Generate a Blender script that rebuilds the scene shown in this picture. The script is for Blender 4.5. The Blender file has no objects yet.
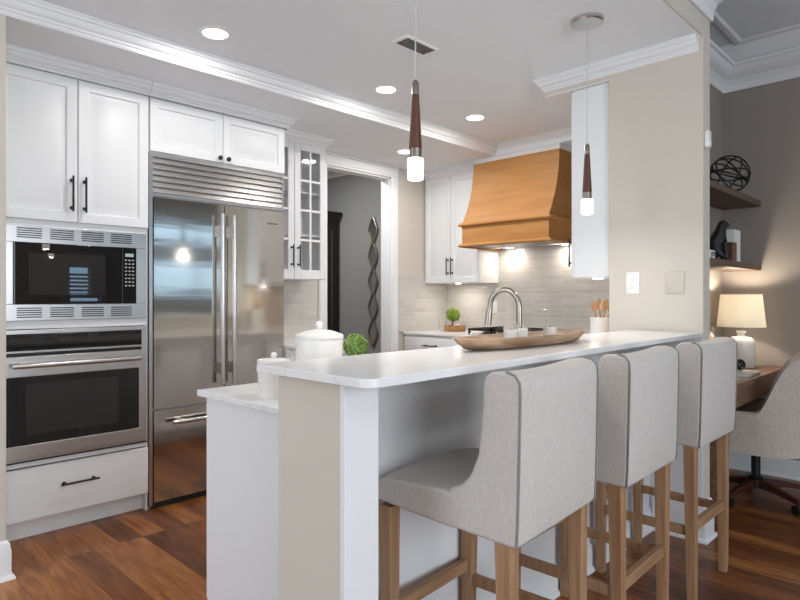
import bpy, math, random
from mathutils import Vector, Matrix
random.seed(7)
S = bpy.context.scene
COL = S.collection
PI = math.pi
def R(d): return math.radians(d)

# ------------------------------------------------------------------ camera, world, lights, exposure
cam = bpy.data.cameras.new('camera'); cam.sensor_width = 36; cam.lens = 27.0
cam.shift_y = -3 / 800; cam.clip_start = .02
co = bpy.data.objects.new('camera', cam); COL.objects.link(co)
co.location = (0, 0, 1.25); co.rotation_euler = (R(90), 0, R(44.4 - 90)); S.camera = co

w = bpy.data.worlds.new('world'); S.world = w; w.use_nodes = True
w.node_tree.nodes['Background'].inputs[0].default_value = (.62, .80, 1, 1)
w.node_tree.nodes['Background'].inputs[1].default_value = 1.6

S.view_settings.view_transform = 'Standard'; S.view_settings.look = 'None'
S.view_settings.gamma = 1; S.view_settings.use_curve_mapping = False
S.view_settings.exposure = -0.10

def area(name, loc, rot, sx, sy, power, color=(1, 1, 1), shape='RECTANGLE', spread=None):
    l = bpy.data.lights.new(name, 'AREA'); l.shape = shape; l.size = sx; l.size_y = sy
    l.energy = power; l.color = color
    if spread: l.spread = R(spread)
    o = bpy.data.objects.new(name, l); COL.objects.link(o); o.location = loc; o.rotation_euler = rot
    return o
def point(name, loc, power, color=(1, .85, .65), r=.03):
    l = bpy.data.lights.new(name, 'POINT'); l.energy = power; l.color = color; l.shadow_soft_size = r
    o = bpy.data.objects.new(name, l); COL.objects.link(o); o.location = loc
    return o
DAY = (.88, .94, 1)
WARM = (1, .90, .78)
# daylight behind the blinds; back and left areas are added fill at invented openings
area('fill_back', (.3, -3.25, 1.45), (R(90), 0, 0), 3.2, 2.0, 122, DAY)
area('daylight_blind', (5.6, -3.45, 1.75), (R(90), 0, 0), 3.0, 1.6, 28, (.45, .76, 1))
area('daylight_narrow', (3.22, -3.45, 1.15), (R(90), 0, 0), .7, 1.4, 16, (.42, .72, 1))
area('fill_left', (-2.75, 2.1, 1.5), (R(90), 0, R(-90)), 1.5, 1.9, 48, DAY)

# ------------------------------------------------------------------ materials
def mat(name, col, rough=.5, metal=0, bump=None, var=None, spec=None, coat=0, emit=None, trans=0, ior=1.45, alpha=1):
    m = bpy.data.materials.new(name); m.use_nodes = True
    nt = m.node_tree; b = nt.nodes['Principled BSDF']
    b.inputs['Base Color'].default_value = (*col, 1); b.inputs['Roughness'].default_value = rough
    b.inputs['Metallic'].default_value = metal; b.inputs['Coat Weight'].default_value = coat
    b.inputs['Transmission Weight'].default_value = trans; b.inputs['IOR'].default_value = ior
    if spec is not None: b.inputs['Specular IOR Level'].default_value = spec
    if emit:
        b.inputs['Emission Color'].default_value = (*emit[0], 1); b.inputs['Emission Strength'].default_value = emit[1]
    tc = nt.nodes.new('ShaderNodeTexCoord')
    if var:   # var = (scale xyz, color2, detail)
        mp = nt.nodes.new('ShaderNodeMapping'); mp.inputs['Scale'].default_value = var[0]
        nz = nt.nodes.new('ShaderNodeTexNoise'); nz.inputs['Scale'].default_value = 1; nz.inputs['Detail'].default_value = 5
        rp = nt.nodes.new('ShaderNodeValToRGB'); rp.color_ramp.elements[0].position = .35; rp.color_ramp.elements[1].position = .65
        rp.color_ramp.elements[0].color = (*col, 1); rp.color_ramp.elements[1].color = (*var[1], 1)
        nt.links.new(tc.outputs['Object'], mp.inputs[0]); nt.links.new(mp.outputs[0], nz.inputs['Vector'])
        nt.links.new(nz.outputs['Fac'], rp.inputs[0]); nt.links.new(rp.outputs[0], b.inputs['Base Color'])
    if bump:  # bump = (scale xyz, strength, distance)
        mp = nt.nodes.new('ShaderNodeMapping'); mp.inputs['Scale'].default_value = bump[0]
        nz = nt.nodes.new('ShaderNodeTexNoise'); nz.inputs['Scale'].default_value = 1; nz.inputs['Detail'].default_value = 3
        bp = nt.nodes.new('ShaderNodeBump'); bp.inputs['Strength'].default_value = bump[1]; bp.inputs['Distance'].default_value = bump[2]
        nt.links.new(tc.outputs['Object'], mp.inputs[0]); nt.links.new(mp.outputs[0], nz.inputs['Vector'])
        nt.links.new(nz.outputs['Fac'], bp.inputs['Height']); nt.links.new(bp.outputs[0], b.inputs['Normal'])
    return m

def floor_mat():
    m = bpy.data.materials.new('hardwood'); m.use_nodes = True; nt = m.node_tree; b = nt.nodes['Principled BSDF']; L = nt.links.new
    tc = nt.nodes.new('ShaderNodeTexCoord')
    mp = nt.nodes.new('ShaderNodeMapping'); mp.inputs['Rotation'].default_value = (0, 0, R(90))
    br = nt.nodes.new('ShaderNodeTexBrick'); br.offset = .37; br.offset_frequency = 3; br.squash = 1
    br.inputs['Color1'].default_value = (0, 0, 0, 1); br.inputs['Color2'].default_value = (1, 1, 1, 1)
    br.inputs['Mortar'].default_value = (.12, .12, .12, 1); br.inputs['Scale'].default_value = 1
    br.inputs['Mortar Size'].default_value = .0012; br.inputs['Brick Width'].default_value = 1.05; br.inputs['Row Height'].default_value = .118
    L(tc.outputs['Object'], mp.inputs[0]); L(mp.outputs[0], br.inputs['Vector'])
    # grain, shifted from plank to plank
    cmb = nt.nodes.new('ShaderNodeVectorMath'); cmb.operation = 'MULTIPLY_ADD'
    L(br.outputs['Color'], cmb.inputs[0]); cmb.inputs[1].default_value = (5, 9, 3); L(tc.outputs['Object'], cmb.inputs[2])
    mg = nt.nodes.new('ShaderNodeMapping'); mg.inputs['Scale'].default_value = (16, 2.2, 1)
    L(cmb.outputs[0], mg.inputs[0])
    nz = nt.nodes.new('ShaderNodeTexNoise'); nz.inputs['Scale'].default_value = 1; nz.inputs['Detail'].default_value = 7; nz.inputs['Distortion'].default_value = 1.6
    L(mg.outputs[0], nz.inputs['Vector'])
    mx = nt.nodes.new('ShaderNodeMath'); mx.operation = 'MULTIPLY_ADD'; mx.inputs[1].default_value = .38
    sb = nt.nodes.new('ShaderNodeMath'); sb.operation = 'MULTIPLY_ADD'; sb.inputs[1].default_value = .75; sb.inputs[2].default_value = -.03
    L(nz.outputs['Fac'], sb.inputs[0]); L(br.outputs['Color'], mx.inputs[0]); L(sb.outputs[0], mx.inputs[2])
    rp = nt.nodes.new('ShaderNodeValToRGB'); e = rp.color_ramp.elements
    e[0].position = .1; e[0].color = (.040, .011, .004, 1); e[1].position = .95; e[1].color = (.52, .225, .062, 1)
    x = e.new(.38); x.color = (.115, .034, .009, 1); x = e.new(.62); x.color = (.245, .080, .020, 1)
    L(mx.outputs[0], rp.inputs[0]); L(rp.outputs[0], b.inputs['Base Color'])
    b.inputs['Roughness'].default_value = .30; b.inputs['Specular IOR Level'].default_value = .35
    bp = nt.nodes.new('ShaderNodeBump'); bp.inputs['Strength'].default_value = .25; bp.inputs['Distance'].default_value = .002; bp.invert = True
    L(br.outputs['Fac'], bp.inputs['Height']); L(bp.outputs[0], b.inputs['Normal'])
    return m

def tile_mat(name, axis):
    m = bpy.data.materials.new(name); m.use_nodes = True; nt = m.node_tree; b = nt.nodes['Principled BSDF']; L = nt.links.new
    tc = nt.nodes.new('ShaderNodeTexCoord'); sp = nt.nodes.new('ShaderNodeSeparateXYZ'); cb = nt.nodes.new('ShaderNodeCombineXYZ')
    L(tc.outputs['Object'], sp.inputs[0]); L(sp.outputs[axis], cb.inputs[0]); L(sp.outputs[2], cb.inputs[1])
    br = nt.nodes.new('ShaderNodeTexBrick'); br.offset = .5
    br.inputs['Color1'].default_value = (.55, .515, .475, 1); br.inputs['Color2'].default_value = (.64, .61, .57, 1)
    br.inputs['Mortar'].default_value = (.66, .64, .60, 1); br.inputs['Scale'].default_value = 1
    br.inputs['Mortar Size'].default_value = .0025; br.inputs['Brick Width'].default_value = .30; br.inputs['Row Height'].default_value = .044
    L(cb.outputs[0], br.inputs['Vector']); L(br.outputs['Color'], b.inputs['Base Color'])
    b.inputs['Roughness'].default_value = .16
    nz = nt.nodes.new('ShaderNodeTexNoise'); nz.inputs['Scale'].default_value = 22; L(cb.outputs[0], nz.inputs['Vector'])
    ml = nt.nodes.new('ShaderNodeMath'); ml.operation = 'MULTIPLY_ADD'; ml.inputs[1].default_value = -1; L(br.outputs['Fac'], ml.inputs[0])
    m2 = nt.nodes.new('ShaderNodeMath'); m2.operation = 'MULTIPLY'; m2.inputs[1].default_value = .5; L(nz.outputs['Fac'], m2.inputs[0]); L(m2.outputs[0], ml.inputs[2])
    bp = nt.nodes.new('ShaderNodeBump'); bp.inputs['Strength'].default_value = .5; bp.inputs['Distance'].default_value = .004
    L(ml.outputs[0], bp.inputs['Height']); L(bp.outputs[0], b.inputs['Normal'])
    return m

def quartz_mat():
    m = bpy.data.materials.new('quartz'); m.use_nodes = True; nt = m.node_tree; b = nt.nodes['Principled BSDF']; L = nt.links.new
    tc = nt.nodes.new('ShaderNodeTexCoord'); nz = nt.nodes.new('ShaderNodeTexNoise'); nz.inputs['Scale'].default_value = 2.2
    nz.inputs['Detail'].default_value = 9; nz.inputs['Distortion'].default_value = 1.4
    rp = nt.nodes.new('ShaderNodeValToRGB'); e = rp.color_ramp.elements
    e[0].position = .485; e[0].color = (.80, .80, .80, 1); e[1].position = .515; e[1].color = (.80, .80, .80, 1)
    x = e.new(.5); x.color = (.735, .73, .725, 1)
    L(tc.outputs['Object'], nz.inputs['Vector']); L(nz.outputs['Fac'], rp.inputs[0]); L(rp.outputs[0], b.inputs['Base Color'])
    b.inputs['Roughness'].default_value = .17
    return m

M = {}
M['white'] = mat('white_paint', (.78, .79, .80), .38)
M['trim'] = mat('trim_paint', (.80, .81, .82), .42)
M['ceil'] = mat('ceiling_paint', (.82, .86, .90), .9)
M['beige'] = mat('beige_paint', (.62, .572, .505), .85, bump=((300, 300, 300), .05, .001))
M['taupe'] = mat('taupe_paint', (.32, .285, .255), .85)
M['greige'] = mat('hall_paint', (.33, .335, .34), .85)
M['floor'] = floor_mat()
M['tile_x'] = tile_mat('stone_tile_back', 1); M['tile_y'] = tile_mat('stone_tile_side', 0)
M['quartz'] = quartz_mat()
M['steel'] = mat('stainless', (.54, .52, .49), .095, 1, bump=((.8, .8, 6), .12, .010))
M['steel2'] = mat('stainless_trim', (.58, .57, .56), .28, 1)
M['chrome'] = mat('brushed_nickel', (.33, .295, .255), .28, 1)
M['glossblack'] = mat('black_glass', (.006, .006, .007), .012, 0, spec=.7)
M['ovenwin'] = mat('oven_window', (.022, .022, .022), .012, 0, spec=.7)
M['black'] = mat('black_metal', (.012, .012, .012), .4)
M['dark'] = mat('dark_gap', (.02, .02, .02), .7)
M['bronze'] = mat('dark_bronze', (.05, .045, .04), .35, .8)
M['oak'] = mat('stool_oak', (.30, .165, .085), .5, var=((55, 55, 4), (.42, .25, .14), 1))
M['oak_h'] = mat('stool_oak_rail', (.30, .165, .085), .5, var=((5, 55, 55), (.42, .25, .14), 1))
M['hood'] = mat('honey_wood', (.43, .195, .055), .5, var=((14, 2.2, 16), (.50, .24, .075), 1))
M['walnut'] = mat('walnut', (.075, .038, .022), .45, var=((3, 40, 40), (.14, .075, .045), 1))
M['shelfwood'] = mat('shelf_wood', (.10, .062, .042), .5, var=((3, 40, 40), (.17, .11, .075), 1))
M['deskwood'] = mat('desk_wood', (.14, .075, .045), .4, var=((3, 40, 40), (.24, .14, .085), 1))
M['pendwood'] = mat('pendant_wood', (.075, .026, .015), .4, var=((90, 90, 5), (.13, .05, .028), 1))
M['traywood'] = mat('tray_wood', (.22, .12, .065), .6, var=((4, 26, 26), (.50, .34, .21), 1), bump=((6, 40, 40), .3, .004))
M['fabric'] = mat('linen', (.53, .49, .455), .95, var=((420, 420, 60), (.63, .595, .565), 1), bump=((900, 900, 900), .5, .002))
M['piping'] = mat('piping', (.24, .23, .225), .9)
M['velvet'] = mat('chair_fabric', (.50, .44, .385), .95, var=((120, 120, 60), (.60, .54, .48), 1), bump=((600, 600, 600), .4, .002))
M['ceramic'] = mat('white_ceramic', (.82, .79, .75), .35, bump=((25, 25, 60), .1, .003))
M['whiteplastic'] = mat('white_plastic', (.85, .85, .83), .4)
M['beigeplastic'] = mat('beige_plastic', (.58, .53, .455), .6)
M['leaf'] = mat('leaf', (.10, .22, .035), .6, var=((60, 60, 60), (.34, .46, .13), 1))
M['leaf2'] = mat('bright_leaf', (.20, .32, .03), .6, var=((60, 60, 60), (.40, .52, .10), 1))
M['basket'] = mat('basket_wood', (.30, .13, .05), .6, var=((60, 60, 8), (.46, .24, .11), 1))
M['wax'] = mat('wax', (.86, .83, .77), .5)
M['glass'] = mat('clear_glass', (1, 1, 1), .02, 0, trans=1, ior=1.1)
def pane_mat():
    m = bpy.data.materials.new('cabinet_glass'); m.use_nodes = True; nt = m.node_tree; nt.nodes.clear()
    o = nt.nodes.new('ShaderNodeOutputMaterial'); d = nt.nodes.new('ShaderNodeBsdfTransparent'); t = nt.nodes.new('ShaderNodeBsdfGlossy')
    x = nt.nodes.new('ShaderNodeMixShader'); x.inputs[0].default_value = .12; t.inputs['Roughness'].default_value = .03
    nt.links.new(d.outputs[0], x.inputs[1]); nt.links.new(t.outputs[0], x.inputs[2]); nt.links.new(x.outputs[0], o.inputs[0])
    return m
M['pane'] = pane_mat()
M['lens'] = mat('lamp_lens', (1, 1, 1), .5, emit=((1, .96, .90), 14))
M['led'] = mat('led_glass', (1, 1, 1), .4, emit=((1, .97, .93), 4.5))
M['espresso'] = mat('espresso_wood', (.014, .011, .010), .35)
M['mirror'] = mat('mirror', (.8, .8, .8), .04, 1)
M['silverleaf'] = mat('bronze_frame', (.30, .26, .21), .35, .7)
M['paper'] = mat('paper', (.78, .76, .72), .7)
M['label'] = mat('keypad_print', (.55, .55, .55), .5)
M['mahogany'] = mat('mahogany', (.060, .014, .008), .3)
M['shade'] = None
def shade_mat():
    m = bpy.data.materials.new('lamp_shade'); m.use_nodes = True; nt = m.node_tree; nt.nodes.clear()
    o = nt.nodes.new('ShaderNodeOutputMaterial'); d = nt.nodes.new('ShaderNodeBsdfDiffuse'); t = nt.nodes.new('ShaderNodeBsdfTranslucent')
    x = nt.nodes.new('ShaderNodeMixShader'); x.inputs[0].default_value = .42
    d.inputs[0].default_value = (.90, .87, .80, 1); t.inputs[0].default_value = (.92, .88, .78, 1)
    nt.links.new(d.outputs[0], x.inputs[1]); nt.links.new(t.outputs[0], x.inputs[2]); nt.links.new(x.outputs[0], o.inputs[0])
    return m
M['shade'] = shade_mat()

# ------------------------------------------------------------------ mesh helpers
class MB:
    def __init__(s): s.v = []; s.f = []
    def add(s, vs, fs):
        n = len(s.v); s.v += [tuple(p) for p in vs]; s.f += [tuple(i + n for i in f) for f in fs]; return s
    def box(s, x0, x1, y0, y1, z0, z1):
        x0, x1 = min(x0, x1), max(x0, x1); y0, y1 = min(y0, y1), max(y0, y1); z0, z1 = min(z0, z1), max(z0, z1)
        return s.add([(x0,y0,z0),(x1,y0,z0),(x1,y1,z0),(x0,y1,z0),(x0,y0,z1),(x1,y0,z1),(x1,y1,z1),(x0,y1,z1)],
                     [(3,2,1,0),(4,5,6,7),(0,1,5,4),(1,2,6,5),(2,3,7,6),(3,0,4,7)])
    def taper(s, a, b):     # a, b = (cx, cy, z, half x, half y)
        vs = []
        for (cx, cy, z, hx, hy) in (a, b):
            vs += [(cx-hx,cy-hy,z),(cx+hx,cy-hy,z),(cx+hx,cy+hy,z),(cx-hx,cy+hy,z)]
        return s.add(vs, [(3,2,1,0),(4,5,6,7),(0,1,5,4),(1,2,6,5),(2,3,7,6),(3,0,4,7)])
    def loft(s, rings, cap=True, closed=False):
        n = len(rings[0]); vs = [p for r in rings for p in r]; fs = []
        m = len(rings)
        for i in range(m if closed else m - 1):
            a = i * n; b = ((i + 1) % m) * n
            for k in range(n):
                k2 = (k + 1) % n
                fs.append((a+k, a+k2, b+k2, b+k))
        if cap and not closed:
            fs.append(tuple(reversed(range(n)))); fs.append(tuple(range((m-1)*n, m*n)))
        return s.add(vs, fs)
    def prism(s, poly, axis, a0, a1, nseg=1, fn=None):   # poly of (p, q) in the two other axes
        rings = []
        for i in range(nseg + 1):
            a = a0 + (a1 - a0) * i / nseg
            r = []
            for (p, q) in poly:
                t = {'x': (a, p, q), 'y': (p, a, q), 'z': (p, q, a)}[axis]
                r.append(fn(*t, i / nseg) if fn else t)
            rings.append(r)
        return s.loft(rings)
    def tube(s, pts, r, n=8, closed=False, caps=True):
        pts = [Vector(p) for p in pts]; m = len(pts); rings = []
        rs = r if isinstance(r, (list, tuple)) else [r] * m
        up = None
        for i, p in enumerate(pts):
            if closed: t = pts[(i+1) % m] - pts[i-1]
            else: t = pts[min(i+1, m-1)] - pts[max(i-1, 0)]
            t.normalize()
            if up is None:
                up = Vector((0,0,1)) if abs(t.z) < .9 else Vector((1,0,0))
            a = up - t * up.dot(t)
            if a.length < 1e-5: a = t.orthogonal()
            a.normalize(); b = t.cross(a); up = a
            rings.append([p + (a * math.cos(2*PI*k/n) + b * math.sin(2*PI*k/n)) * rs[i] for k in range(n)])
        return s.loft(rings, caps, closed)
    def cyl(s, p0, p1, r0, r1=None, n=24): return s.tube([p0, p1], [r0, r0 if r1 is None else r1], n)
    def lathe(s, prof, c=(0,0,0), n=32):
        rings = [[(c[0]+max(r,1e-4)*math.cos(2*PI*k/n), c[1]+max(r,1e-4)*math.sin(2*PI*k/n), c[2]+z) for k in range(n)] for r, z in prof]
        return s.loft(rings)
    def panel(s, O, U, V, N, loops):    # nested rectangles: loops of (inset, height), width/height = |U|,|V|
        O, U, V, N = map(Vector, (O, U, V, N)); u = U.normalized(); v = V.normalized(); rings = []
        for ins, h in loops:
            rings.append([O+u*ins+v*ins+N*h, O+U-u*ins+v*ins+N*h, O+U+V-u*ins-v*ins+N*h, O+V+u*ins-v*ins+N*h])
        return s.loft(rings)
    def sweep(s, path, prof):           # prof of (out, z); out goes to the left of the path; mitred
        P = [Vector((p[0], p[1])) for p in path]; rings = []
        for i, p in enumerate(P):
            def nrm(a, b):
                d = (b - a).normalized(); return Vector((-d.y, d.x))
            if i == 0: nn = nrm(P[0], P[1])
            elif i == len(P) - 1: nn = nrm(P[-2], P[-1])
            else:
                n1 = nrm(P[i-1], p); n2 = nrm(p, P[i+1]); nn = (n1 + n2); nn = nn / max(nn.dot(n1), .2)
            rings.append([(p.x + nn.x*o, p.y + nn.y*o, z) for o, z in prof])
        return s.loft(rings)
    def build(s, name, m, parent=None, bevel=0, smooth=35, seg=2, sub=0):
        off = Vector((0,0,0)); q = parent
        while q is not None: off += q.location; q = q.parent
        me = bpy.data.meshes.new(name)
        me.from_pydata([Vector(p) - off for p in s.v], [], s.f)
        me.materials.append(m); me.validate(); me.update()
        import bmesh
        bm = bmesh.new(); bm.from_mesh(me); bmesh.ops.recalc_face_normals(bm, faces=bm.faces); bm.to_mesh(me); bm.free()
        if smooth:
            me.polygons.foreach_set('use_smooth', [True] * len(me.polygons)); me.set_sharp_from_angle(angle=R(smooth))
        o = bpy.data.objects.new(name, me); COL.objects.link(o)
        if parent is not None: o.parent = parent
        if bevel:
            b = o.modifiers.new('bevel', 'BEVEL'); b.width = bevel; b.segments = seg; b.limit_method = 'ANGLE'; b.angle_limit = R(40); b.harden_normals = True
        if sub:
            b = o.modifiers.new('sub', 'SUBSURF'); b.levels = sub; b.render_levels = sub
        return o
def tag(o, label, cat, group=None, kind=None):
    o['label'] = label; o['category'] = cat
    if group: o['group'] = group
    if kind: o['kind'] = kind
    return o
def thing(name, label, cat, loc=(0,0,0), group=None):
    o = bpy.data.objects.new(name, None); COL.objects.link(o); o.location = loc; o.empty_display_size = .05
    return tag(o, label, cat, group)
def struct(name, mb, m, **k):
    o = mb.build(name, m, **k); o['kind'] = 'structure'; return o
def copy_tree(o, parent=None):
    c = o.copy(); COL.objects.link(c)
    if parent is not None: c.parent = parent
    for ch in list(o.children): copy_tree(ch, c)
    return c
def B(*a): return MB().box(*a)
def door_loops(s=.052, t=.02):
    return [(0,0),(0,t-.003),(.003,t),(s-.004,t),(s,t-.002),(s+.005,t-.012),(s+.012,t-.012),(s+.046,t-.002),(s+.049,t-.001)]
def pull(mb, c, along, N, L, r=.0055, so=.03):
    c, along, N = Vector(c), Vector(along), Vector(N)
    a = c + N*so
    mb.cyl(a - along*L/2, a + along*L/2, r, n=10)
    for k in (-1, 1):
        q = c + along*(L/2-.022)*k
        mb.cyl(q, q + N*so, r*.95, n=10)
        mb.cyl(q, q + N*.004, r*1.8, n=12)
    return mb

# ------------------------------------------------------------------ room shell
CZ, SZ, LZ = 2.59, 2.50, 3.05
struct('floor', B(-2.7, 7.7, -3.2, 6.6, -.06, 0), M['floor'], smooth=0)
k = MB().box(-2.6, 3.28, 1.05, 3.11, CZ, CZ+.01).box(3.28, 4.37, 1.545, 3.11, CZ, CZ+.01)
struct('ceiling', k, M['ceil'], smooth=0)
k = MB().box(.68, 4.84, 3.11, 4.06, SZ, CZ+.05).box(4.37, 4.84, 1.545, 3.11, SZ, CZ+.05)
struct('ceiling.001', k, M['ceil'], smooth=0)
struct('ceiling.002', B(-2.6, 7.6, -3.1, 1.404, LZ, LZ+.1), M['ceil'], smooth=0)
# short wall left of the oven stack, bulkhead above the bar
struct('wall_left', B(-2.6, .68, 3.11, 4.06, 0, CZ+.05), M['beige'], bevel=.004)
struct('wall_bulkhead', MB().box(-2.6, 3.28, 1.04, 1.2, CZ+.01, LZ).box(-2.6, 3.28, 1.04, 1.05, CZ, CZ+.01), M['beige'], smooth=0)
k = MB().box(3.28, 3.386, 1.04, 1.545, 0, LZ)
struct('wall_pillar', k, M['beige'], bevel=.006, seg=3)
struct('wall_divider', B(3.386, 4.84, 1.404, 1.545, 0, LZ), M['taupe'], smooth=0)
struct('wall_right', B(4.84, 4.94, .2, 4.16, 0, LZ), M['taupe'], smooth=0)
struct('wall_return', B(4.94, 7.5, .2, .3, 0, LZ), M['beige'], smooth=0)
struct('wall_far_right', B(7.5, 7.6, -3.1, .3, 0, LZ), M['beige'], smooth=0)
# wall behind oven, refrigerator and doorway
k = MB().box(.68, 3.235, 4.06, 4.16, 0, CZ).box(4.01, 4.84, 4.06, 4.16, 0, CZ).box(3.235, 4.01, 4.06, 4.16, 2.385, CZ)
struct('wall_back', k, M['beige'], smooth=0)
# living room walls with window openings; the widest one is added for fill
k = MB().box(-2.6, -1.3, -3.1, -3, 0, LZ).box(1.9, 3.0, -3.1, -3, 0, LZ).box(3.45, 4.15, -3.1, -3, 0, LZ).box(7.05, 7.6, -3.1, -3, 0, LZ)
k.box(-1.3, 1.9, -3.1, -3, 0, .4).box(-1.3, 1.9, -3.1, -3, 2.45, LZ)
k.box(3.0, 3.45, -3.1, -3, 0, .45).box(3.0, 3.45, -3.1, -3, 1.85, LZ)
k.box(4.15, 7.05, -3.1, -3, 0, 1.25).box(4.15, 7.05, -3.1, -3, 1.86, 2.12).box(4.15, 7.05, -3.1, -3, 2.5, LZ)
struct('wall_front', k, M['beige'], smooth=0)
k = MB().box(-2.6, -2.5, -3, 1.3, 0, LZ).box(-2.6, -2.5, 2.9, 3.11, 0, LZ).box(-2.6, -2.5, 1.3, 2.9, 0, .5).box(-2.6, -2.5, 1.3, 2.9, 2.45, LZ)  # side opening added to let fill light into the kitchen
struct('wall_side', k, M['beige'], smooth=0)
def window(n, x0, x1, z0, z1, mull):
    f = MB()
    f.box(x0-.08, x0, -3.0, -2.975, z0-.08, z1+.08).box(x1, x1+.08, -3.0, -2.975, z0-.08, z1+.08)
    f.box(x0, x1, -3.0, -2.975, z1, z1+.08).box(x0, x1, -3.0, -2.96, z0-.08, z0)
    for i in range(mull + 1):
        x = x0 + (x1-x0)*i/mull
        f.box(max(x-.025, x0), min(x+.025, x1), -3.08, -3.04, z0, z1)
    f.box(x0, x1, -3.079, -3.041, z0, z0+.045).box(x0, x1, -3.079, -3.041, z1-.045, z1)
    struct('window_%d' % n, f, M['trim'], smooth=0)
window(1, 3.0, 3.45, .45, 1.85, 1); window(2, 4.15, 7.05, 1.25, 1.86, 3); window(4, 4.15, 7.05, 2.12, 2.5, 3); window(3, -1.3, 1.9, .4, 2.45, 3)  # window 3 is an unseen extra, added for the back fill
def blind(x0, x1, z0, z1, pitch, label):
    r = thing('window_blind', label, 'blind', ((x0+x1)/2, -3.02, z0))
    m = MB(); n = int((z1-z0-.08)/pitch)
    for i in range(n):
        z = z0 + .04 + pitch*i
        m.add([(x0, -3.036, z-.03), (x1, -3.036, z-.03), (x1, -3.004, z+.032), (x0, -3.004, z+.032),
               (x0, -3.036, z-.033), (x1, -3.036, z-.033), (x1, -3.004, z+.029), (x0, -3.004, z+.029)],
              [(0,1,2,3),(7,6,5,4),(0,4,5,1),(3,2,6,7)])
    m.build('slats', M['whiteplastic'], r, smooth=0)
    B(x0, x1, -3.038, -3.002, z1-.05, z1).build('head_rail', M['whiteplastic'], r)
blind(3.005, 3.445, .455, 1.845, .11, 'narrow white blind mirrored as blue strips in the microwave door')
blind(4.155, 7.045, 1.255, 1.855, .125, 'lower wide blind mirrored as pale bands in the steel refrigerator doors')
blind(4.155, 7.045, 2.125, 2.495, .125, 'upper wide blind mirrored near the top of the refrigerator doors')

# backsplash tile (thin slabs fixed on the walls)
struct('wall_tile_back', B(4.828, 4.84, 1.545, 4.06, .914, 1.72), M['tile_x'], smooth=0)
struct('wall_tile_side', MB().box(4.11, 4.828, 4.048, 4.06, .914, 1.45).box(2.46, 3.13, 4.048, 4.06, .914, 1.42), M['tile_y'], smooth=0)
# lower face of the pillar and bar wall panelling
struct('wall_bar', B(1.035, 3.27, 1.32, 1.365, 0, 1.045), M['beige'], smooth=0)
struct('wall_wing', B(.925, 1.035, 1.108, 1.365, 0, 1.045), M['beige'], bevel=.003)
n_trim = [0]
def trim(mb, m=None, **k):
    n_trim[0] += 1
    return struct('trim_%d' % n_trim[0], mb, m or M['trim'], **k)
trim(B(.925, 1.037, 1.090, 1.108, 0, 1.045), bevel=.002)
trim(B(1.037, 3.27, 1.308, 1.32, 0, 1.045), smooth=0)
trim(B(3.270, 3.28, 1.042, 1.308, 0, 1.045), smooth=0)
bb = [(0, 0), (.016, 0), (.016, .105), (.012, .118), (.012, .128), (.005, .138), (0, .14)]
shoe = [(.016, 0), (.030, 0), (.029, .010), (.024, .017), (.016, .02)]
def base(name, path, h=.14):
    s_ = h/.14
    o = struct('baseboard_' + name, MB().sweep(path, [(a, b*s_) for a, b in bb]).sweep(path, shoe), M['trim'])
base('bar', [(3.27, 1.308), (1.04, 1.308)], .12)
base('pillar', [(3.386, 1.404), (3.386, 1.04), (3.27, 1.04), (3.27, 1.290)], .20)
base('left', [(.68, 3.5), (.68, 3.11), (-2.5, 3.11)], .17)
base('nook', [(4.84, .2), (4.84, 1.404), (3.41, 1.404)], .13)
base('hall', [(4.4, 4.2), (4.4, 6.3)], .14)
# crown mouldings: profile of (out, z)
def cp(top, h, o):
    q = [(0,1),(1,1),(1,.90),(.90,.88),(.86,.80),(.84,.72),(.70,.70),(.66,.58),(.56,.46),(.42,.38),(.30,.35),(.28,.22),(.16,.20),(.14,.06),(.06,.05),(.05,0),(0,0)]
    return [(a*o, top - h + b*h) for a, b in q]
cr = cp(CZ, .092, .055)
# tray edge: along the soffit, round the hood corner, back along the wall cabinets
trim(MB().sweep([(4.37, 3.11), (.68, 3.11), (-2.5, 3.11)], cr))
trim(MB().sweep([(4.37, 1.95), (4.37, 3.11)], cp(CZ, .05, .04)))
trim(MB().sweep([(3.28, 1.06), (3.28, 1.955), (4.37, 1.955)], cp(CZ, .075, .055)))
# big crown in the living room: lower crown, painted gap, top bead
big = [(0, 2.75), (.014, 2.75), (.018, 2.765), (.016, 2.80), (.03, 2.815), (.035, 2.83), (.06, 2.84), (.095, 2.885), (.10, 2.90), (.115, 2.905), (.118, 2.925), (0, 2.925)]
bead = [(0, 2.995), (.02, 2.995), (.028, 3.01), (.05, 3.02), (.055, 3.05), (0, 3.05)]
nk = [(4.84, .2), (4.84, 1.404), (3.386, 1.404)]
bead = [(.13, 3.036), (.165, 3.036), (.172, 3.042), (.18, 3.05), (.13, 3.05)]
trim(MB().sweep(nk, big).sweep(nk, bead))
trim(MB().sweep([(4.84, .2), (4.84, 1.404)], [(0, 2.926), (.06, 2.926), (.12, 2.99), (.128, 3.035), (.14, 3.05), (0, 3.05)]))
trim(MB().sweep([(3.386, 1.04), (-2.5, 1.04)], [(a_, z_-.06) for a_, z_ in big]))
# header over the wall cabinet beside the pillar
struct('wall_header', B(3.281, 4.84, 1.545, 1.955, 2.492, CZ), M['beige'], smooth=0)

trim(B(3.283, 4.37, 1.547, 1.953, 2.486, 2.492), smooth=0)
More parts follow.
